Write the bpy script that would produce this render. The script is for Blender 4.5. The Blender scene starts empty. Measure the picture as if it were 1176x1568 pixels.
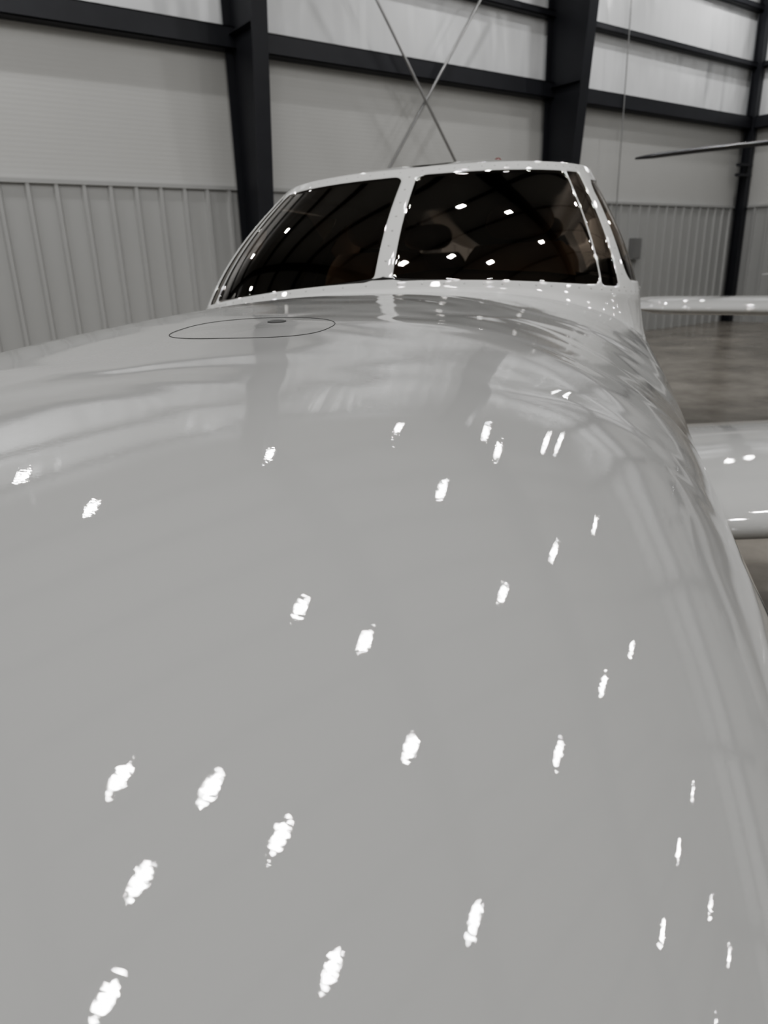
import bpy, bmesh, math, random
import numpy as np
from mathutils import Vector, Matrix
random.seed(4)
RAD = math.radians
H_ANG = RAD(-35.7)      # camera heading relative to the hangar +Y
CAM_Z = 1.5
scene = bpy.context.scene

def cam2h(X, g):
    c, s = math.cos(H_ANG), math.sin(H_ANG)
    return (X*c - g*s, X*s + g*c)

# ------------------------------------------------------------------ materials
def new_mat(name):
    m = bpy.data.materials.new(name); m.use_nodes = True
    nt = m.node_tree
    return m, nt, nt.nodes['Principled BSDF']

def simple(name, col, rough=0.5, metal=0.0, coat=0.0, bump=None, var=0.0, vscale=3.0, spec=0.5, bscale=(1,1,1), bdetail=3):
    m, nt, b = new_mat(name)
    b.inputs['Base Color'].default_value = (*col, 1)
    b.inputs['Roughness'].default_value = rough
    b.inputs['Metallic'].default_value = metal
    b.inputs['Coat Weight'].default_value = coat
    b.inputs['Coat Roughness'].default_value = 0.03
    b.inputs['Specular IOR Level'].default_value = spec
    tc = nt.nodes.new('ShaderNodeTexCoord')
    if var > 0:
        n = nt.nodes.new('ShaderNodeTexNoise'); n.inputs['Scale'].default_value = vscale
        n.inputs['Detail'].default_value = 5
        nt.links.new(tc.outputs['Object'], n.inputs['Vector'])
        mx = nt.nodes.new('ShaderNodeMix'); mx.data_type = 'RGBA'
        mx.inputs[6].default_value = (*[c*(1-var) for c in col], 1)
        mx.inputs[7].default_value = (*[min(1, c*(1+var)) for c in col], 1)
        nt.links.new(n.outputs['Fac'], mx.inputs[0])
        nt.links.new(mx.outputs[2], b.inputs['Base Color'])
    if bump:
        sc, st, dist = bump
        mp = nt.nodes.new('ShaderNodeMapping'); mp.inputs['Scale'].default_value = bscale
        nt.links.new(tc.outputs['Object'], mp.inputs['Vector'])
        n2 = nt.nodes.new('ShaderNodeTexNoise'); n2.inputs['Scale'].default_value = sc
        n2.inputs['Detail'].default_value = bdetail
        nt.links.new(mp.outputs['Vector'], n2.inputs['Vector'])
        bp = nt.nodes.new('ShaderNodeBump'); bp.inputs['Strength'].default_value = st
        bp.inputs['Distance'].default_value = dist
        nt.links.new(n2.outputs['Fac'], bp.inputs['Height'])
        nt.links.new(bp.outputs['Normal'], b.inputs['Normal'])
    return m

def paint_material(name, col, glass_mask=False, wave=.0085):
    m, nt, b = new_mat(name)
    N, L = nt.nodes, nt.links
    b.inputs['Base Color'].default_value = (*col, 1)
    b.inputs['Roughness'].default_value = 0.4
    b.inputs['Specular IOR Level'].default_value = 0.0
    b.inputs['Coat Weight'].default_value = 1.0
    b.inputs['Coat Roughness'].default_value = 0.012
    b.inputs['Coat IOR'].default_value = 1.7
    tc = N.new('ShaderNodeTexCoord')
    n1 = N.new('ShaderNodeTexNoise'); n1.inputs['Scale'].default_value = 4.4; n1.inputs['Detail'].default_value = 1.0
    n1.inputs['Distortion'].default_value = .6
    L.new(tc.outputs['Object'], n1.inputs['Vector'])
    sx = N.new('ShaderNodeSeparateXYZ'); L.new(tc.outputs['Object'], sx.inputs[0])
    mr = N.new('ShaderNodeMapRange'); mr.interpolation_type = 'SMOOTHSTEP'
    mr.inputs['From Min'].default_value = .40; mr.inputs['From Max'].default_value = .85
    mr.inputs['To Min'].default_value = .04; mr.inputs['To Max'].default_value = 1.0
    L.new(sx.outputs['Y'], mr.inputs['Value'])
    mu = N.new('ShaderNodeMath'); mu.operation = 'MULTIPLY'
    L.new(n1.outputs['Fac'], mu.inputs[0]); L.new(mr.outputs['Result'], mu.inputs[1])
    ms = N.new('ShaderNodeMath'); ms.operation = 'MULTIPLY_ADD'; ms.inputs[1].default_value = -.5
    L.new(mr.outputs['Result'], ms.inputs[0]); L.new(mu.outputs[0], ms.inputs[2])
    b1 = N.new('ShaderNodeBump'); b1.inputs['Strength'].default_value = 1.0; b1.inputs['Distance'].default_value = wave
    L.new(ms.outputs[0], b1.inputs['Height'])
    # orange peel: slightly directional fine texture
    mp = N.new('ShaderNodeMapping'); mp.inputs['Rotation'].default_value = (0, 0, 0.5); mp.inputs['Scale'].default_value = (.5, 2.6, 1.0)
    L.new(tc.outputs['Object'], mp.inputs['Vector'])
    n2 = N.new('ShaderNodeTexNoise'); n2.inputs['Scale'].default_value = 330.0; n2.inputs['Detail'].default_value = 1.0
    L.new(mp.outputs['Vector'], n2.inputs['Vector'])
    b2 = N.new('ShaderNodeBump'); b2.inputs['Strength'].default_value = 1.0; b2.inputs['Distance'].default_value = 0.00002
    L.new(n2.outputs['Fac'], b2.inputs['Height']); L.new(b1.outputs['Normal'], b2.inputs['Normal'])
    L.new(b2.outputs['Normal'], b.inputs['Normal']); L.new(b2.outputs['Normal'], b.inputs['Coat Normal'])
    if glass_mask:
        at = N.new('ShaderNodeAttribute'); at.attribute_name = 'pane'
        r = N.new('ShaderNodeMapRange'); r.inputs['From Min'].default_value = -0.0008; r.inputs['From Max'].default_value = 0.0008
        L.new(at.outputs['Fac'], r.inputs['Value'])
        fr = N.new('ShaderNodeFresnel'); fr.inputs['IOR'].default_value = 1.6
        tr = N.new('ShaderNodeBsdfTransparent'); tr.inputs['Color'].default_value = (.42, .36, .31, 1)
        gl = N.new('ShaderNodeBsdfGlossy'); gl.inputs['Roughness'].default_value = .015; gl.inputs['Color'].default_value = (.95,.92,.88,1)
        g = N.new('ShaderNodeMixShader')
        L.new(fr.outputs[0], g.inputs['Fac']); L.new(tr.outputs[0], g.inputs[1]); L.new(gl.outputs[0], g.inputs[2])
        mx = N.new('ShaderNodeMixShader')
        L.new(r.outputs['Result'], mx.inputs['Fac'])
        L.new(b.outputs['BSDF'], mx.inputs[1]); L.new(g.outputs['Shader'], mx.inputs[2])
        L.new(mx.outputs['Shader'], N['Material Output'].inputs['Surface'])
    return m

PAINT_COL = (0.335, 0.335, 0.33)
M_paint = paint_material('white_aircraft_paint', PAINT_COL)
M_cabin = paint_material('cabin_paint_and_tinted_glass', (.54,.54,.53), True, wave=.0006)
M_wing = paint_material('wing_white_paint', (.44,.44,.433), wave=.0015)
M_steel = simple('charcoal_steel', (0.026, 0.027, 0.033), 0.45, var=0.2, vscale=4)
M_rod = simple('galvanised_rod', (0.36, 0.36, 0.36), 0.4, 0.6)
M_black = simple('black_rubber', (0.012, 0.012, 0.012), 0.6)
M_panel = simple('matte_black_glareshield', (0.015, 0.014, 0.013), 0.8)
M_seat = simple('tan_leather', (0.50, 0.40, 0.31), 0.5, var=.1)
M_seam = simple('seam_shadow_gap', (0.04, 0.04, 0.04), 0.7)
M_red = simple('red_beacon_lens', (0.10, 0.012, 0.008), 0.3, coat=.3)
M_insul = simple('vinyl_insulation', (0.88, 0.89, 0.90), 0.25, bump=(1.0, 1.0, 0.16), bscale=(1.8,1.8,.5), bdetail=1.5, var=0.03, vscale=1.0)
M_ceil = simple('ceiling_insulation', (0.60, 0.60, 0.59), 0.4, bump=(1.2, 0.8, 0.10), var=0.08, vscale=1.0)
M_metal = simple('bare_metal', (0.5, 0.5, 0.5), 0.3, 1.0)
M_dkglass = simple('dark_glass', (0.01, 0.01, 0.012), 0.03)

def liner_material():
    m, nt, b = new_mat('liner_panel_white')
    N, L = nt.nodes, nt.links
    b.inputs['Roughness'].default_value = 0.42
    tc = N.new('ShaderNodeTexCoord')
    w = N.new('ShaderNodeTexWave'); w.wave_type = 'BANDS'; w.bands_direction = 'Z'
    w.inputs['Scale'].default_value = 6.0; w.inputs['Distortion'].default_value = 0.0
    L.new(tc.outputs['Object'], w.inputs['Vector'])
    n = N.new('ShaderNodeTexNoise'); n.inputs['Scale'].default_value = 0.7
    L.new(tc.outputs['Object'], n.inputs['Vector'])
    mx = N.new('ShaderNodeMix'); mx.data_type = 'RGBA'
    mx.inputs[6].default_value = (0.52, 0.52, 0.507, 1); mx.inputs[7].default_value = (0.58, 0.58, 0.567, 1)
    L.new(n.outputs['Fac'], mx.inputs[0]); L.new(mx.outputs[2], b.inputs['Base Color'])
    bp = N.new('ShaderNodeBump'); bp.inputs['Strength'].default_value = 0.09; bp.inputs['Distance'].default_value = 0.006
    L.new(w.outputs['Fac'], bp.inputs['Height']); L.new(bp.outputs['Normal'], b.inputs['Normal'])
    return m
M_liner = liner_material()
M_wains = simple('ribbed_wainscot_metal', (0.43, 0.433, 0.428), 0.38, var=0.04, vscale=1.0)

def floor_material():
    m, nt, b = new_mat('sealed_concrete')
    N, L = nt.nodes, nt.links
    tc = N.new('ShaderNodeTexCoord')
    n = N.new('ShaderNodeTexNoise'); n.inputs['Scale'].default_value = 0.9; n.inputs['Detail'].default_value = 8; n.inputs['Roughness'].default_value = 0.65
    L.new(tc.outputs['Object'], n.inputs['Vector'])
    cr = N.new('ShaderNodeValToRGB')
    cr.color_ramp.elements[0].position = 0.32; cr.color_ramp.elements[0].color = (0.16, 0.147, 0.128, 1)
    cr.color_ramp.elements[1].position = 0.7; cr.color_ramp.elements[1].color = (0.36, 0.335, 0.30, 1)
    L.new(n.outputs['Fac'], cr.inputs['Fac']); L.new(cr.outputs['Color'], b.inputs['Base Color'])
    mr = N.new('ShaderNodeMapRange'); mr.inputs['To Min'].default_value = 0.16; mr.inputs['To Max'].default_value = 0.34
    L.new(n.outputs['Fac'], mr.inputs['Value']); L.new(mr.outputs['Result'], b.inputs['Roughness'])
    return m
M_floor = floor_material()

# ------------------------------------------------------------------ mesh helpers
def mesh_obj(name, verts, faces, mat, parent=None, smooth=True, loc=None, rotz=0):
    me = bpy.data.meshes.new(name)
    me.from_pydata([tuple(v) for v in verts], [], faces); me.validate(); me.update()
    if mat: me.materials.append(mat)
    if smooth:
        for p in me.polygons: p.use_smooth = True
    o = bpy.data.objects.new(name, me); scene.collection.objects.link(o)
    if parent: o.parent = parent
    if loc: o.location = loc
    o.rotation_euler[2] = rotz
    return o

class Builder:
    def __init__(s): s.v = []; s.f = []
    def box(s, x0, x1, y0, y1, z0, z1):
        b = len(s.v)
        s.v += [(x0,y0,z0),(x1,y0,z0),(x1,y1,z0),(x0,y1,z0),(x0,y0,z1),(x1,y0,z1),(x1,y1,z1),(x0,y1,z1)]
        s.f += [tuple(b+i for i in q) for q in ((0,3,2,1),(4,5,6,7),(0,1,5,4),(1,2,6,5),(2,3,7,6),(3,0,4,7))]
    def prism(s, pts_bottom, pts_top):
        b = len(s.v); n = len(pts_bottom)
        s.v += list(pts_bottom) + list(pts_top)
        s.f.append(tuple(b+i for i in reversed(range(n)))); s.f.append(tuple(b+n+i for i in range(n)))
        for i in range(n):
            j = (i+1) % n; s.f.append((b+i, b+j, b+n+j, b+n+i))
    def tube(s, p0, p1, r, n=10, r1=None):
        p0 = Vector(p0); p1 = Vector(p1); r1 = r if r1 is None else r1
        d = (p1-p0).normalized(); a = d.orthogonal().normalized(); c = d.cross(a)
        A = [p0 + (a*math.cos(2*math.pi*i/n)+c*math.sin(2*math.pi*i/n))*r for i in range(n)]
        B = [p1 + (a*math.cos(2*math.pi*i/n)+c*math.sin(2*math.pi*i/n))*r1 for i in range(n)]
        s.prism([tuple(x) for x in A], [tuple(x) for x in B])
    def grid(s, rows, close=False, cap=True):
        b = len(s.v); nr = len(rows); nc = len(rows[0])
        for r in rows: s.v += [tuple(p) for p in r]
        for i in range(nr-1):
            for j in range(nc if close else nc-1):
                k = (j+1) % nc
                s.f.append((b+i*nc+j, b+i*nc+k, b+(i+1)*nc+k, b+(i+1)*nc+j))
        if close and cap:
            s.f.append(tuple(b+i for i in reversed(range(nc))))
            s.f.append(tuple(b+(nr-1)*nc+i for i in range(nc)))
    def obj(s, name, mat, parent=None, smooth=False, **k): return mesh_obj(name, s.v, s.f, mat, parent, smooth, **k)

def fixn(o):
    bm = bmesh.new(); bm.from_mesh(o.data); bmesh.ops.recalc_face_normals(bm, faces=bm.faces); bm.to_mesh(o.data); bm.free()

def empty(name, loc=(0,0,0), rotz=0, parent=None):
    e = bpy.data.objects.new(name, None); scene.collection.objects.link(e)
    e.location = loc; e.rotation_euler[2] = rotz; e.empty_display_size = 0.3
    if parent: e.parent = parent
    return e

# ------------------------------------------------------------------ hangar shell
X0, X1 = -14.3, 16.95
YB, YF = 9.42, -14.6
EAVE, RIDGE = 7.5, 9.2
YR = (YB+YF)/2
b = Builder(); b.box(X0-.3, X1+.3, YF-.3, YB+.3, -.2, 0); b.obj('floor', M_floor)
b = Builder()
b.prism([(X0-.3,YB+.3,EAVE-.02),(X0-.3,YR,RIDGE),(X0-.3,YF-.3,EAVE-.02),(X0-.3,YF-.3,EAVE+.2),(X0-.3,YR,RIDGE+.2),(X0-.3,YB+.3,EAVE+.2)],
        [(X1+.3,YB+.3,EAVE-.02),(X1+.3,YR,RIDGE),(X1+.3,YF-.3,EAVE-.02),(X1+.3,YF-.3,EAVE+.2),(X1+.3,YR,RIDGE+.2),(X1+.3,YB+.3,EAVE+.2)])
o = b.obj('ceiling', M_ceil); fixn(o)

def two_tone_wall(name, x0, x1, y0, y1, ztop, axis, split=4.12):
    me_b = Builder(); me_b.box(x0, x1, y0, y1, 0, split); n = len(me_b.f); me_b.box(x0, x1, y0, y1, split, ztop)
    o = me_b.obj(name, M_liner); o.data.materials.append(M_insul)
    for i, p in enumerate(o.data.polygons):
        if i >= n: p.material_index = 1
    return o
two_tone_wall('wall_back', X0-.3, X1+.3, YB, YB+.3, EAVE+.1, 'x')
def gable_wall(name, xa, xb):
    b = Builder()
    b.prism([(xa,YF,0),(xa,YB,0),(xa,YB,4.12),(xa,YF,4.12)], [(xb,YF,0),(xb,YB,0),(xb,YB,4.12),(xb,YF,4.12)])
    n = len(b.f)
    b.prism([(xa,YF,4.12),(xa,YB,4.12),(xa,YB,EAVE),(xa,YR,RIDGE),(xa,YF,EAVE)], [(xb,YF,4.12),(xb,YB,4.12),(xb,YB,EAVE),(xb,YR,RIDGE),(xb,YF,EAVE)])
    o = b.obj(name, M_liner); o.data.materials.append(M_insul)
    for i, p in enumerate(o.data.polygons):
        if i >= n: p.material_index = 1
    fixn(o)
gable_wall('wall_right', X1, X1+.3); gable_wall('wall_left', X0-.3, X0)
two_tone_wall('wall_front', X0-.3, X1+.3, YF-.3, YF, EAVE+.1, 'x')
b = Builder()
for i in range(6):
    xa = -9+i*3.2
    b.box(xa, xa+3.15, YF+.005, YF+.10, 0.02, 5.2)
    for k in range(10): b.box(xa+.15+k*.3, xa+.2+k*.3, YF+.10, YF+.13, 0.05, 5.15)
b.obj('door_1', M_wains)

COLX = [4.6-5.65*3, 4.6-5.65*2, 4.6-5.65, 4.6, 10.4]
b = Builder()
WT = 2.47
b.box(X0, X1, YB-.035, YB, 0, WT)
x = X0+.1
while x < X1-.1:
    b.prism([(x-.035,YB-.035,0),(x-.018,YB-.072,0),(x+.018,YB-.072,0),(x+.035,YB-.035,0)],
            [(x-.035,YB-.035,WT),(x-.018,YB-.072,WT),(x+.018,YB-.072,WT),(x+.035,YB-.035,WT)])
    x += .3048
b.box(X0, X1, YB-.08, YB-.01, WT, WT+.045)
o = b.obj('trim_1', M_wains); fixn(o)
b = Builder()
b.box(X1-.035, X1, YF, YB-.09, 0, WT)
y = YF+.1
while y < YB-.15:
    b.box(X1-.07, X1-.03, y-.025, y+.025, 0, WT); y += .3048
b.box(X1-.08, X1-.01, YF, YB-.09, WT, WT+.045)
o = b.obj('trim_2', M_wains)

def roofz(y): return RIDGE - (RIDGE-EAVE)*abs(y-YR)/(YB-YR)
RB = Builder()
def rigid_frame(cx):
    hw = .105; tf = .02
    for side in (1, -1):
        b = Builder()
        yo = YB-.085 if side == 1 else YF+.14
        yin = lambda z: yo - side*(.36+.09*z)
        zt = EAVE-.35
        b.box(cx-hw, cx+hw, min(yo, yo-side*tf), max(yo, yo-side*tf), 0, zt+.25)
        b.prism([(cx-.006,yo,0),(cx+.006,yo,0),(cx+.006,yin(0),0),(cx-.006,yin(0),0)],
                [(cx-.006,yo,zt),(cx+.006,yo,zt),(cx+.006,yin(zt),zt),(cx-.006,yin(zt),zt)])
        b.prism([(cx-hw,yin(0),0),(cx+hw,yin(0),0),(cx+hw,yin(0)-side*tf,0),(cx-hw,yin(0)-side*tf,0)],
                [(cx-hw,yin(zt),zt),(cx+hw,yin(zt),zt),(cx+hw,yin(zt)-side*tf,zt),(cx-hw,yin(zt)-side*tf,zt)])
        for zz in (4.2, 6.2):
            b.box(cx-hw+.01, cx+hw-.01, min(yo, yin(zz)), max(yo, yin(zz)), zz, zz+.012)
        b.box(cx-.16, cx+.16, min(yo, yin(0)-side*.03), max(yo, yin(0)-side*.03), 0, .025)
        o = b.obj('wall_column', M_steel); fixn(o)
        a0, a1 = yo, YR
        z0, z1 = roofz(a0)-.12, roofz(a1)-.12
        d0, d1 = .8, .5
        RB.prism([(cx-.006,a0,z0),(cx+.006,a0,z0),(cx+.006,a0,z0-d0),(cx-.006,a0,z0-d0)],
                [(cx-.006,a1,z1),(cx+.006,a1,z1),(cx+.006,a1,z1-d1),(cx-.006,a1,z1-d1)])
        for (e0, e1) in ((z0, z1), (z0-d0, z1-d1)):
            RB.prism([(cx-hw,a0,e0),(cx+hw,a0,e0),(cx+hw,a0,e0-tf),(cx-hw,a0,e0-tf)],
                    [(cx-hw,a1,e1),(cx+hw,a1,e1),(cx+hw,a1,e1-tf),(cx-hw,a1,e1-tf)])
for cx in COLX: rigid_frame(cx)
o = RB.obj('roof_rafters', M_steel); fixn(o)

b = Builder()
for (z0, hgt, dep) in ((4.05, .24, .20), (5.22, .10, .16), (6.25, .10, .16)):
    ya, yb = YB-dep-.001, YB-.001
    b.box(X0+.02, X1-.02, ya, ya+.012, z0, z0+hgt)
    b.box(X0+.02, X1-.02, ya, yb, z0, z0+.012)
    b.box(X0+.02, X1-.02, ya, yb, z0+hgt-.012, z0+hgt)
    b.box(X1-dep, X1-dep+.012, YF+.02, YB-.25, z0, z0+hgt)
    b.box(X1-dep, X1-.001, YF+.02, YB-.25, z0, z0+.012)
    b.box(X1-dep, X1-.001, YF+.02, YB-.25, z0+hgt-.012, z0+hgt)
    b.box(X0+.001, X0+dep, YF+.02, YB-.25, z0, z0+hgt)
    zz = z0+1.3 if z0 < 5 else z0
    b.box(X0+.02, X1-.02, YF+.001, YF+dep, zz, zz+hgt)
b.obj('wall_girts', M_steel)
b = Builder()
for side in (1, -1):
    for k in range(8):
        y = YR + side*(k+.5)*(YB-YR)/8.2
        z = roofz(y)
        b.box(X0+.02, X1-.02, y-.035, y+.035, z-.21, z-.02)
b.obj('roof_purlins', M_steel)
b = Builder()
yb_ = YB-.30
b.tube((4.8, yb_, .12), (10.2, yb_, 7.3), .020)
b.tube((10.2, yb_-.05, .12), (4.8, yb_-.05, 7.3), .020)
o = b.obj('cross_bracing', M_rod, smooth=True)
b = Builder()
for y in (6.6, 2.4, -2.4, -7.2):
    b.box(X1-.30, X1-.28, y-.1, y+.1, 0, roofz(y)-.4); b.box(X1-.10, X1-.085, y-.1, y+.1, 0, roofz(y)-.4); b.box(X1-.29, X1-.09, y-.006, y+.006, 0, roofz(y)-.4)
b.box(X1-.26, X1-.10, YB-.28, YB-.26, 0, 7.2); b.box(X1-.26, X1-.10, YB-.11, YB-.095, 0, 7.2); b.box(X1-.19, X1-.17, YB-.27, YB-.10, 0, 7.2)
for zz in (3.1, 3.3): b.box(X1-.62, X1-.12, YB-.3, YB-.2, zz, zz+.05)
b.obj('end_wall_posts', M_steel)
b = Builder(); b.tube((12.26, YB-.22, 1.3), (12.26, YB-.22, 7.0), .011)
b.box(12.2, 12.32, YB-.22, YB-.07, 1.25, 1.45)
b.obj('wall_conduit', M_rod)
b = Builder(); b.box(12.95, 13.2, YB-.18, YB-.07, 1.45, 1.85); b.box(12.97, 13.18, YB-.19, YB-.18, 1.48, 1.82)
b.obj('electrical_box', M_rod)

# ------------------------------------------------------------------ lamps
PW = 28
def high_bay_lamp(x, y, z, pw, sx=.18, sy=.12):
    b = Builder()
    b.prism([(x-sx/2-.03,y-sy/2-.03,z),(x+sx/2+.03,y-sy/2-.03,z),(x+sx/2+.03,y+sy/2+.03,z),(x-sx/2-.03,y+sy/2+.03,z)],
            [(x-sx/3,y-sy/3,z+.10),(x+sx/3,y-sy/3,z+.10),(x+sx/3,y+sy/3,z+.10),(x-sx/3,y+sy/3,z+.10)])
    b.tube((x,y,z+.08),(x,y,roofz(y)-.01), .010, 8)
    o = b.obj('high_bay_lamp', M_rod); fixn(o)
    ld = bpy.data.lights.new('led_panel', 'AREA'); ld.shape = 'RECTANGLE'; ld.size = sx; ld.size_y = sy
    ld.energy = pw; ld.color = (1, .995, .985)
    lo = bpy.data.objects.new('led_panel', ld); scene.collection.objects.link(lo)
    lo.parent = o; lo.location = (x, y, z-.012)
LAMPS = [(2.9,3.5),(3.5,2.5),(3.4,.8),(6.5,-.4),(6.9,2.5),(7.3,5.5),(10.7,7.2),(15.5,8.4),(.1,2.4),(.9,1.7),(1.4,.8),(0,1.3),(3.5,-1.3),(1.5,-.6),
         (9.3,.2),(12.2,.7),(8.8,-4.0),(11.2,-3.5),(14.2,-3.1),(13.2,-5.3),(9.9,3.4),(13.9,4.4),(-.5,.6)]
for (x, y) in LAMPS: high_bay_lamp(x, y, 7.0, PW)
high_bay_lamp(.63, 8.6, 5.65, 18)
for ix in range(9):
    for iy in range(8):
        x = -11.5 + ix*3.2; y = -12.6 + iy*2.95
        if -1.8 < x < 15.5 and -6.2 < y < 6.6: continue
        high_bay_lamp(x, y, 6.9, PW)

# ------------------------------------------------------------------ aircraft (local frame: +Y aft, +X to image right)
ax_yaw = RAD(15.76); AR = RAD(1.55)
o0 = (0 - 1.8*math.sin(ax_yaw), 1.8 - 1.8*math.cos(ax_yaw))
hx, hy = cam2h(*o0)
plane = empty('light_aircraft', (hx, hy, 0), 0)
Mz = Matrix.Translation((hx, hy, 0)) @ Matrix.Rotation(H_ANG-ax_yaw, 4, 'Z') @ Matrix.Translation((0,0,1.0)) @ Matrix.Rotation(-AR, 4, 'Y') @ Matrix.Translation((0,0,-1.0))
plane.matrix_world = Mz

K = np.array([
 (-1.18, .015, .755, .74, .725, 2.0),
 (-1.15, .12, .84, .74, .66, 2.0),
 (-1.05, .24, .92, .75, .57, 2.05),
 (-.85, .40, 1.02, .78, .50, 2.15),
 (-.5,  .56, 1.132, .86, .44, 2.4),
 (-.1,  .637, 1.242, .949, .42, 2.566),
 (.3,   .682, 1.355, 1.009, .41, 2.616),
 (.9,   .686, 1.421, 1.059, .40, 2.574),
 (1.5,  .731, 1.444, 1.0, .40, 2.30),
 (1.8,  .723, 1.43, 1.0, .40, 2.8),
 (2.2,  .715, 1.45, 1.0, .40, 3.0),
 (3.0,  .70, 1.46, 1.0, .40, 3.0),
 (4.2,  .63, 1.46, 1.02, .46, 2.8),
 (5.5,  .42, 1.42, 1.10, .72, 2.3),
 (6.8,  .20, 1.36, 1.18, .98, 2.1),
 (7.6,  .06, 1.32, 1.24, 1.18, 2.0)])
def interp(u):
    us = K[:,0]; u = min(max(u, us[0]), us[-1])
    i = int(np.clip(np.searchsorted(us, u)-1, 0, len(us)-2))
    def slope(k):
        if k == 0: return (K[1]-K[0])/(us[1]-us[0])
        if k == len(us)-1: return (K[-1]-K[-2])/(us[-1]-us[-2])
        a = (K[k]-K[k-1])/(us[k]-us[k-1]); c = (K[k+1]-K[k])/(us[k+1]-us[k])
        h0 = us[k]-us[k-1]; h1 = us[k+1]-us[k]
        return (a*h1+c*h0)/(h0+h1)
    h = us[i+1]-us[i]; t = (u-us[i])/h
    m0, m1 = slope(i)*h, slope(i+1)*h
    return (2*t**3-3*t**2+1)*K[i]+(t**3-2*t**2+t)*m0+(-2*t**3+3*t**2)*K[i+1]+(t**3-t**2)*m1
def ztop(u, v):
    _, W, T, H0, B, n = interp(u)
    y = min(abs(v)/W, .9999)
    return H0 + (T-H0)*(1-y**n)**(1/n)
us = list(np.concatenate([np.linspace(-1.18, -.85, 24)[:-1], np.linspace(-.85, 2.6, 170)[:-1], np.linspace(2.6, 7.6, 60)]))
rows = []
NA = 220
for u in us:
    _, W, T, H0, B, n = interp(u)
    r = []
    for j in range(NA):
        a = 2*math.pi*j/NA
        c, s = math.cos(a), math.sin(a)
        nn = n if s >= 0 else 2.4
        x = W*math.copysign(abs(c)**(2/nn), c)
        z = H0 + ((T-H0) if s >= 0 else (H0-B))*math.copysign(abs(s)**(2/nn), s)
        r.append((x, u, z))
    rows.append(r)
b = Builder(); b.grid(rows, close=True)
body = b.obj('fuselage', M_paint, plane, smooth=True); fixn(body)

MEXP = 2.4; UEND = 4.7
W0_, dW_, uf0_, du_, DD, sf_, sd_, tz_, td_, bu_, sp_, QP, we_, rk_ = 0.638,0.143,1.877,0.414,0.321,1.442,0.055,1.762,0.014,0.043,1.804,0.301,1.394,0.487
def gh(q, s):
    W = W0_ - dW_*max(s,0)**we_
    uf = uf0_ + du_*s - bu_*math.sin(math.pi*s)
    aq = abs(q); k = max(aq-.5, 0)/.5
    th = min(aq, .5)*math.pi
    v = W*math.sin(th)**(2/MEXP)*(1-.28*k**2)
    u = uf + DD*(1-max(math.cos(th),0)**(2/MEXP)) + (UEND-uf-DD)*k
    f = min(v/W, 1) if aq <= .5 else 1
    sill = sf_ - sd_*f**2
    top = tz_ - td_*f**3 - .12*k**2
    return u, math.copysign(v, q), sill + (top-sill)*s
def Mq(q):
    q = abs(q); return 1.75*q if q < .5 else .875 + 4.6*(q-.5)
def rbox(d1, d2, r):
    return r - math.hypot(max(r-d1, 0), max(r-d2, 0)) if min(d1, d2) > -.2 else min(d1, d2)
QB = .352; QC = .385
def pane(q, s):
    u, v, w = gh(q, s)
    hs = .50 if abs(q) < .36 else .38
    m = Mq(q); best = -1
    dv = min(s-.055, .93-s)*hs
    best = max(best, rbox(min(abs(v)-(.024-.004*s), Mq(QP)-m), dv, .03))
    best = max(best, rbox(min(m-Mq(QP)-.007, Mq(QB)-m), dv, .012))
    for (qa, qb) in ((QC, .63), (.655, .80), (.825, .93)):
        best = max(best, rbox(min(m-Mq(qa), Mq(qb)-m), min(s-.10, .88-s)*.38, .05))
    return best
NQ, NS = 1000, 110
qs = np.linspace(-1, 1, NQ+1)
rows = []; att = []
NFR = 12
nrm = []
for q in qs:
    u, v, w = gh(q, 0); e = 1e-3
    a = gh(max(q-e, -1), 0); c = gh(min(q+e, 1), 0)
    t = Vector((c[1]-a[1], c[0]-a[0])); t.normalize()
    n2 = Vector((t.y, -t.x))
    if abs(q) < 1e-6: n2 = Vector((0, -1))
    if n2.x*v < 0 and abs(v) > .2: n2 = -n2
    if abs(v) <= .2 and n2.y > 0: n2 = -n2
    nrm.append(n2)
for i in range(NFR):
    r = i/NFR; row = []
    for q, n2 in zip(qs, nrm):
        u, v, w = gh(q, 0)
        side = abs(n2.x)
        off = .085*(1-side)+.035*side
        tu, tv = u+n2.y*off, v+n2.x*off
        Wb = interp(tu)[1]*.97
        tv = max(-Wb, min(Wb, tv))
        tz = min(ztop(tu, tv)-.004, w-.004)
        cu, cv, cz = u+n2.y*off*.30, v+n2.x*off*.30, tz+(w-tz)*.25
        A = np.array((tv, tu, tz)); C = np.array((cv, cu, cz)); B = np.array((v, u, w))
        row.append(tuple((1-r)**2*A + 2*r*(1-r)*C + r*r*B))
    rows.append(row); att += [-1]*len(row)
for j in range(NS+1):
    s = j/NS; row = []
    for q in qs:
        u, v, w = gh(q, s)
        p = pane(q, s)
        e = 1e-3
        q0 = q if abs(q) > 1e-3 else 1e-3
        pu = np.array(gh(min(q0+e,1), s))-np.array(gh(max(q0-e,-1), s)); ps = np.array(gh(q, min(s+e,1)))-np.array(gh(q, max(s-e,0)))
        n = np.cross((pu[1],pu[0],pu[2]), (ps[1],ps[0],ps[2])); n = n/ (np.linalg.norm(n)+1e-12)
        if n[2] < 0: n = -n
        d = -.005*min(max((p+.003)/.006, 0), 1)
        row.append((v+n[0]*d, u+n[1]*d, w+n[2]*d)); att.append(p)
    rows.append(row)
NR = 40
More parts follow.
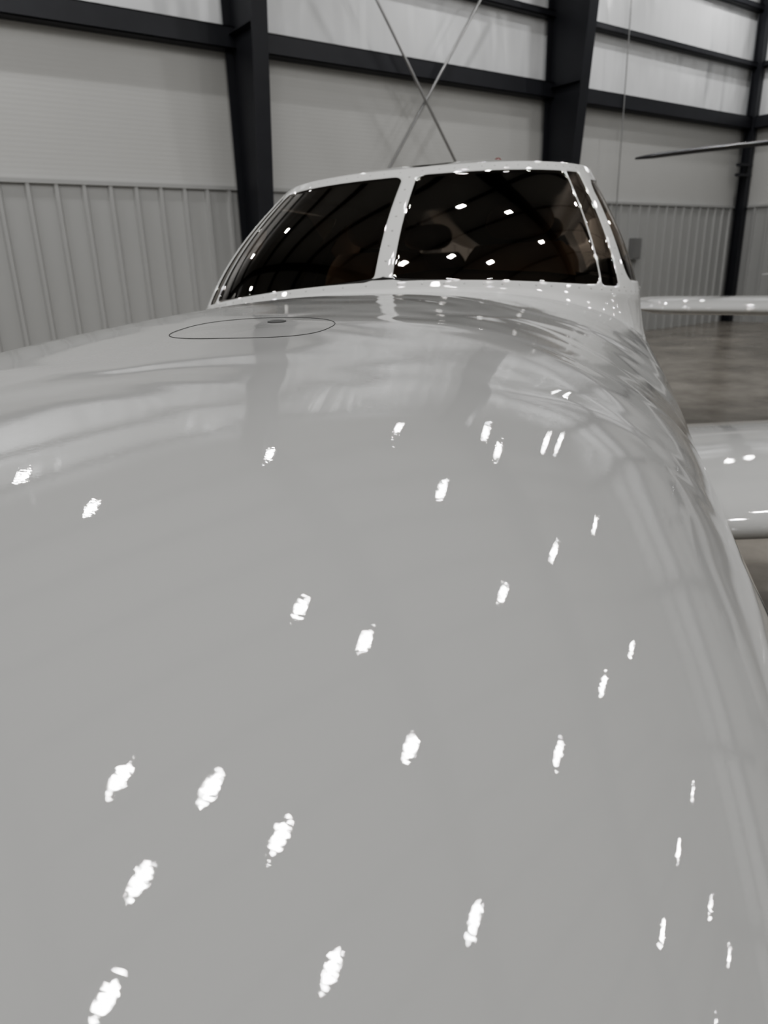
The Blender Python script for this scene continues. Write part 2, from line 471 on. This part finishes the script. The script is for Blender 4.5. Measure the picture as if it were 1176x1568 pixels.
for j in range(1, NR+1):
    r = j/NR; row = []
    for q in qs:
        u, v, w = gh(q, 1)
        k = max(0, (abs(q)-.5)/.5)
        us_ = u + rk_*(1-min(abs(q)/.5, 1))
        spine = sp_ - .05*k - .20*k*k
        row.append((v*(1-r), u+(us_-u)*r, w+(spine-w)*math.sin(r*math.pi/2)))
    rows.append(row); att += [-1]*len(row)
b = Builder(); b.grid(rows)
cabin = b.obj('cabin_with_windshield', M_cabin, plane, smooth=True); fixn(cabin)
a = cabin.data.attributes.new('pane', 'FLOAT', 'POINT')
a.data.foreach_set('value', np.array(att, dtype=np.float32))

rows = []
for r in (1.0, .6, .0):
    row = []
    for q in np.linspace(-1, 1, 121):
        u, v, w = gh(q, .02)
        row.append((v*.985*r, u+.012*(1-abs(q)), max(w, ztop(u, v*r))+.010+.012*(1-r)))
    rows.append(row)
b = Builder(); b.grid(rows); b.obj('glareshield_deck', M_panel, plane, smooth=True)
def seat(v, u):
    b = Builder()
    rows = []
    for i in range(13):
        t = i/12; z = 1.42 + .13*t; w_ = .20*(1-.25*t**3)
        rows.append([(v+w_*math.copysign(abs(math.cos(a))**.6, math.cos(a)), u+.05*t+.055*math.copysign(abs(math.sin(a))**.6, math.sin(a)), z) for a in [2*math.pi*k/28 for k in range(28)]])
    b.grid(rows, close=True)
    rows = []
    for i in range(13):
        a0 = math.pi*i/12
        rr = max(math.sin(a0), .02)**.6
        rows.append([(v+.12*rr*math.copysign(abs(math.cos(a))**.7, math.cos(a)), u+.07+.045*rr*math.copysign(abs(math.sin(a))**.7, math.sin(a)), 1.625-.06*math.cos(a0)) for a in [2*math.pi*k/28 for k in range(28)]])
    b.grid(rows, close=True)
    o = b.obj('seat', M_seat, plane, smooth=True); fixn(o)
seat(.26, 2.75); seat(-.26, 2.75); seat(.26, 3.65); seat(-.26, 3.65)

rows2 = []
NT = 24
for i in range(NT+1):
    t = i/NT; u = UEND-.01 + t*2.0; row = []
    for j in range(41):
        f = -1+2*j/40
        W0 = .60*.72*.98
        Wt = W0*(1-t)+interp(u)[1]*.75*t
        zc = 1.555*(1-t)**1.3 + (interp(u)[2]-.01)*(1-(1-t)**1.3)
        zs = ztop(u, Wt)-.03
        row.append((f*Wt, u, zs+(max(zc, zs)-zs)*(1-abs(f)**2.6)))
    rows2.append(row)
b = Builder(); b.grid(rows2); o = b.obj('turtle_deck', M_paint, plane, smooth=True); fixn(o)

def rivets():
    b = Builder()
    def riv(p, n, r=.0030):
        n = Vector(n).normalized(); a = n.orthogonal().normalized(); c = n.cross(a); p = Vector(p)
        R = []
        for (rr, h) in ((1, -.2), (.95, .08), (.6, .22), (.15, .26)):
            R.append([tuple(p + (a*math.cos(t)+c*math.sin(t))*r*rr + n*r*h) for t in [2*math.pi*k/10 for k in range(10)]])
        b.grid(R, close=True)
    def at(q, s):
        P = np.array(gh(q, s)); e = 2e-3
        qq = q if abs(q) > 2e-3 else 2e-3
        pu = np.array(gh(qq+e, s))-np.array(gh(qq-e, s)); ps = np.array(gh(q, min(s+e, 1)))-np.array(gh(q, max(s-e, 0)))
        n = np.cross((pu[1],pu[0],pu[2]), (ps[1],ps[0],ps[2]))
        if n[2] < 0: n = -n
        riv((P[1], P[0], P[2]), n)
    for k in range(8):
        s = .09+.82*k/7
        P = gh(0, s); riv((0, P[0], P[2]+.0005), (0, -.5, .87), .0035)
    for k in range(40):
        q = -.47+.94*k/39
        if abs(q) > .012: at(q, .026); at(q, .965)
    for sg in (-1, 1):
        for k in range(11): at(sg*(QB+QC)/2, .05+.9*k/10)
        for k in range(30):
            at(sg*(.5+.45*k/29), .05); at(sg*(.5+.45*k/29), .94)
    o = b.obj('windshield_rivets', M_wing, plane, smooth=True); fixn(o)
rivets()

def surf_curve(name, pts, r, mat, cyc=True):
    cd = bpy.data.curves.new(name, 'CURVE'); cd.dimensions = '3D'; cd.bevel_depth = r; cd.bevel_resolution = 2
    sp = cd.splines.new('POLY'); sp.points.add(len(pts)-1)
    for p, (u, v) in zip(sp.points, pts): p.co = (v, u, ztop(u, v)+.0002, 1)
    sp.use_cyclic_u = cyc
    o = bpy.data.objects.new(name, cd); scene.collection.objects.link(o); cd.materials.append(mat); o.parent = plane
    return o
pts = []
DU, DV = .955, .078
for k in range(120):
    a = 2*math.pi*k/120
    pts.append((DU + .085*math.copysign(abs(math.sin(a))**.75, math.sin(a)), DV + .106*math.copysign(abs(math.cos(a))**.75, math.cos(a))))
surf_curve('access_door_seam', pts, .0006, M_seam)
b = Builder()
lu, lv = DU+.045, DV+.015
b.grid([[(lv+.013*rr*math.cos(t), lu+.012*rr*math.sin(t), ztop(lu+.012*rr*math.sin(t), lv+.013*rr*math.cos(t))+h) for t in [2*math.pi*k/24 for k in range(24)]] for rr, h in ((1, -.002), (1, .0012), (.8, .0018), (.3, .0010))], close=True)
b.obj('access_door_latch', M_seam, plane, smooth=True)

def foil(n=28, t=.14):
    pts = []
    for k in range(n+1):
        x = .5*(1-math.cos(math.pi*k/n)); y = 5*t*(.2969*math.sqrt(x)-.126*x-.3516*x*x+.2843*x**3-.1036*x**4)
        pts.append((x, y+.015*math.sin(math.pi*x)))
    low = []
    for k in range(n-1, 0, -1):
        x = .5*(1-math.cos(math.pi*k/n)); y = 5*t*(.2969*math.sqrt(x)-.126*x-.3516*x*x+.2843*x**3-.1036*x**4)
        low.append((x, -y*.8+.015*math.sin(math.pi*x)))
    return pts+low
def wing(name, parent, root, tip, c0, c1, t=.14, vertical=False, mat=None):
    Fo = foil(t=t); rows = []
    NSg = 24
    for i in range(NSg+1):
        k = i/NSg
        P = [root[j]+(tip[j]-root[j])*k for j in range(3)]; c = c0+(c1-c0)*k
        th = 1.0
        if k > .93:
            e = (k-.93)/.07; th = math.sqrt(max(1-e*e, .0))
            cc = c*(.75+.25*th); P[1] += (c-cc)*.5; c = cc; th = max(th, .05)
        if vertical: rows.append([(P[0]+y*c*th, P[1]+x*c, P[2]) for x, y in Fo])
        else: rows.append([(P[0], P[1]+x*c, P[2]+y*c*th) for x, y in Fo])
    b = Builder(); b.grid(rows, close=True)
    o = b.obj(name, mat or M_wing, parent, smooth=True); fixn(o); return o
wing('wing_left', plane, (.45, 2.1, .70), (4.7, 2.35, .98), 1.5, 1.05)
wing('wing_right', plane, (-.45, 2.1, .70), (-4.7, 2.35, .98), 1.5, 1.05)
wing('stabilizer_left', plane, (.02, 6.6, 1.22), (.95, 6.85, 1.22), .95, .6, .10)
wing('stabilizer_right', plane, (-.02, 6.6, 1.22), (-.95, 6.85, 1.22), .95, .6, .10)
wing('fin', plane, (0, 6.2, 1.22), (0, 6.85, 2.14), 1.3, .6, .10, vertical=True)
def dome(name, c, r, mat, parent, sz=1.0, seg=24):
    rows = []
    for i in range(13):
        a = math.pi*i/12
        rr = max(math.sin(a), .01); rows.append([(c[0]+r*rr*math.cos(t), c[1]+r*rr*math.sin(t), c[2]+r*sz*math.cos(a)) for t in [2*math.pi*k/seg for k in range(seg)]])
    b = Builder(); b.grid(rows, close=True); o = b.obj(name, mat, parent, smooth=True); fixn(o); return o
b = Builder(); b.tube((.06,3.9,1.70),(.06,3.9,1.925), .03, 20, .026); b.obj('beacon_base', M_steel, plane, smooth=True)
dome('beacon', (.06, 3.9, 1.94), .024, M_red, plane, 1.3)
def gear(parent, x, u, ztop_, r=.19, dz=0):
    b = Builder(); b.tube((x, u, r+dz), (x, u, ztop_), .035, 14); b.tube((x-.09, u, r+dz), (x+.09, u, r+dz), .02, 10)
    b.obj('gear_strut', M_metal, parent, smooth=True)
    rows = []
    for i in range(16):
        a = 2*math.pi*i/16
        rows.append([(x+.055*math.sin(a), u+(r-.055+.055*math.cos(a))*math.cos(t), dz+r+(r-.055+.055*math.cos(a))*math.sin(t)) for t in [2*math.pi*k/32 for k in range(32)]])
    rows.append(rows[0])
    b = Builder(); b.grid(rows, close=True, cap=False); b.tube((x-.045, u, r+dz), (x+.045, u, r+dz), .09, 20)
    o = b.obj('gear_tire', M_black, parent, smooth=True); fixn(o)
tr = math.tan(AR)
gear(plane, 0, -.2, .5, .17); gear(plane, 1.5, 2.9, .80, dz=-1.5*tr); gear(plane, -1.5, 2.9, .80, dz=1.5*tr)

# ------------------------------------------------------------------ neighbouring low-wing aircraft
nx, ny = cam2h(6.6, 4.3)
nb = empty('parked_airplane', (nx, ny, 0), H_ANG)
def simple_fuse(parent, keys, name='fuselage', mat=None):
    rows = []; keys = np.array(keys, float)
    for u in np.linspace(keys[0,0], keys[-1,0], 70):
        W = np.interp(u, keys[:,0], keys[:,1]); T = np.interp(u, keys[:,0], keys[:,2]); B = np.interp(u, keys[:,0], keys[:,3])
        c = (T+B)/2; hh = (T-B)/2
        rows.append([(W*math.copysign(abs(math.cos(t))**.85, math.cos(t)), u, c+hh*math.copysign(abs(math.sin(t))**.85, math.sin(t))) for t in [2*math.pi*k/48 for k in range(48)]])
    b = Builder(); b.grid(rows, close=True); o = b.obj(name, mat or M_wing, parent, smooth=True); fixn(o)
    m = o.modifiers.new('s', 'SMOOTH'); m.factor = .5; m.iterations = 6
    return o
simple_fuse(nb, [(0,.12,1.12,.92),(.12,.34,1.28,.72),(.5,.45,1.36,.66),(1.2,.52,1.42,.64),(2.4,.55,1.42,.66),(3.4,.46,1.38,.72),(5,.22,1.3,.95),(6.2,.05,1.26,1.14)])
simple_fuse(nb, [(1.0,.30,1.36,1.2),(1.3,.42,1.58,1.2),(1.8,.48,1.80,1.2),(2.6,.46,1.80,1.2),(3.4,.34,1.55,1.2),(3.8,.2,1.36,1.2)], 'canopy', M_dkglass)
wing('wing_left', nb, (.3, 1.0, .98), (4.6, 1.3, 1.12), 1.5, 1.0)
wing('wing_right', nb, (-.3, 1.0, .98), (-4.6, 1.3, 1.12), 1.5, 1.0)
wing('stabilizer_left', nb, (.02, 5.4, 1.22), (1.3, 5.6, 1.22), .8, .5, .1)
wing('stabilizer_right', nb, (-.02, 5.4, 1.22), (-1.3, 5.6, 1.22), .8, .5, .1)
wing('fin', nb, (0, 5.1, 1.2), (0, 5.7, 2.3), 1.0, .5, .1, vertical=True)
b = Builder(); b.tube((0, -.28, 1.02), (0, .02, 1.02), .02, 20, .13); b.box(-.06, .06, -.12, -.09, .2, 1.84)
b.obj('propeller_and_spinner', M_metal, nb)
gear(nb, 0, .35, .75, .17); gear(nb, 1.4, 1.7, 1.0); gear(nb, -1.4, 1.7, 1.0)

# ------------------------------------------------------------------ helicopter
qx, qy = cam2h(8.4, 10.1)
he = empty('helicopter', (qx, qy, 0), RAD(180))
simple_fuse(he, [(-1.7,.15,1.1,.75),(-1.4,.5,1.5,.55),(-.8,.68,1.85,.45),(0,.72,2.0,.42),(.7,.6,1.95,.5),(1.3,.25,1.75,1.1),(1.6,.13,1.66,1.35),(3.2,.09,1.66,1.48),(5.2,.06,1.70,1.58)])
simple_fuse(he, [(-1.62,.2,1.25,.95),(-1.35,.52,1.56,.9),(-.8,.70,1.87,1.0),(-.25,.735,1.96,1.1)], 'bubble_canopy', M_dkglass)
b = Builder(); b.tube((0,0,1.9),(0,0,2.95),.05,16,.035); b.box(-.12,.12,-.25,.25,2.86,2.94); b.obj('rotor_mast', M_steel, he)
b = Builder()
def blade(ang, L=5.0):
    d = Vector((math.cos(ang), math.sin(ang), 0)); p = Vector((-d.y, d.x, 0)); rows = []
    for i in range(21):
        k = i/20; R = .25+(L-.25)*k; c = .26 if k < .95 else .26*(1-.6*(k-.95)/.05)
        z = 2.92 - .22*k*k
        rows.append([tuple(d*R + p*(x-.3)*c + Vector((0, 0, z+y*c*1.8))) for x, y in foil(10, .14)])
    b.grid(rows, close=True)
a_w = RAD(180)+H_ANG+RAD(-1)
blade(a_w-RAD(180)); blade(a_w)
o = b.obj('rotor_blades', M_steel, he, smooth=True); fixn(o)
b = Builder()
for sg in (-1, 1):
    b.tube((sg*.95,-1.5,.035),(sg*.95,1.3,.035),.035,12); b.tube((sg*.95,-1.5,.035),(sg*.95,-1.8,.2),.035,12,.02)
    b.tube((sg*.93,-.8,.05),(sg*.35,-.7,.62),.025); b.tube((sg*.93,.6,.05),(sg*.35,.5,.62),.025)
b.obj('skids', M_steel, he, smooth=True)
wing('tail_fin', he, (0, 4.7, 1.3), (0, 5.0, 2.5), .5, .35, .1, vertical=True)
b = Builder(); b.box(.10, .13, 5.05, 5.13, 1.2, 2.1); b.tube((0,5.09,1.65),(.14,5.09,1.65),.025); b.obj('tail_rotor', M_steel, he)

# ------------------------------------------------------------------ world + camera
w = bpy.data.worlds.new('world'); scene.world = w; w.use_nodes = True
w.node_tree.nodes['Background'].inputs[0].default_value = (.5, .55, .6, 1); w.node_tree.nodes['Background'].inputs[1].default_value = .05

cd = bpy.data.cameras.new('camera'); co = bpy.data.objects.new('camera', cd); scene.collection.objects.link(co)
cd.sensor_fit = 'VERTICAL'; cd.sensor_height = 36; cd.sensor_width = 27; cd.lens = 25
pitch = RAD(19.2); roll = RAD(1.7)
hv = Vector((-math.sin(H_ANG), math.cos(H_ANG), 0)); up = Vector((0,0,1))
F = hv*math.cos(pitch) - up*math.sin(pitch); R = F.cross(up).normalized(); U = R.cross(F)
U2 = U*math.cos(roll)+R*math.sin(roll); R2 = R*math.cos(roll)-U*math.sin(roll)
co.matrix_world = Matrix(((R2.x,U2.x,-F.x,0),(R2.y,U2.y,-F.y,0),(R2.z,U2.z,-F.z,CAM_Z),(0,0,0,1)))
cd.dof.use_dof = True; cd.dof.focus_distance = .7; cd.dof.aperture_fstop = 9
cd.clip_start = .02
scene.camera = co
try:
    scene.view_settings.look = 'AgX - Medium High Contrast'
except Exception: pass
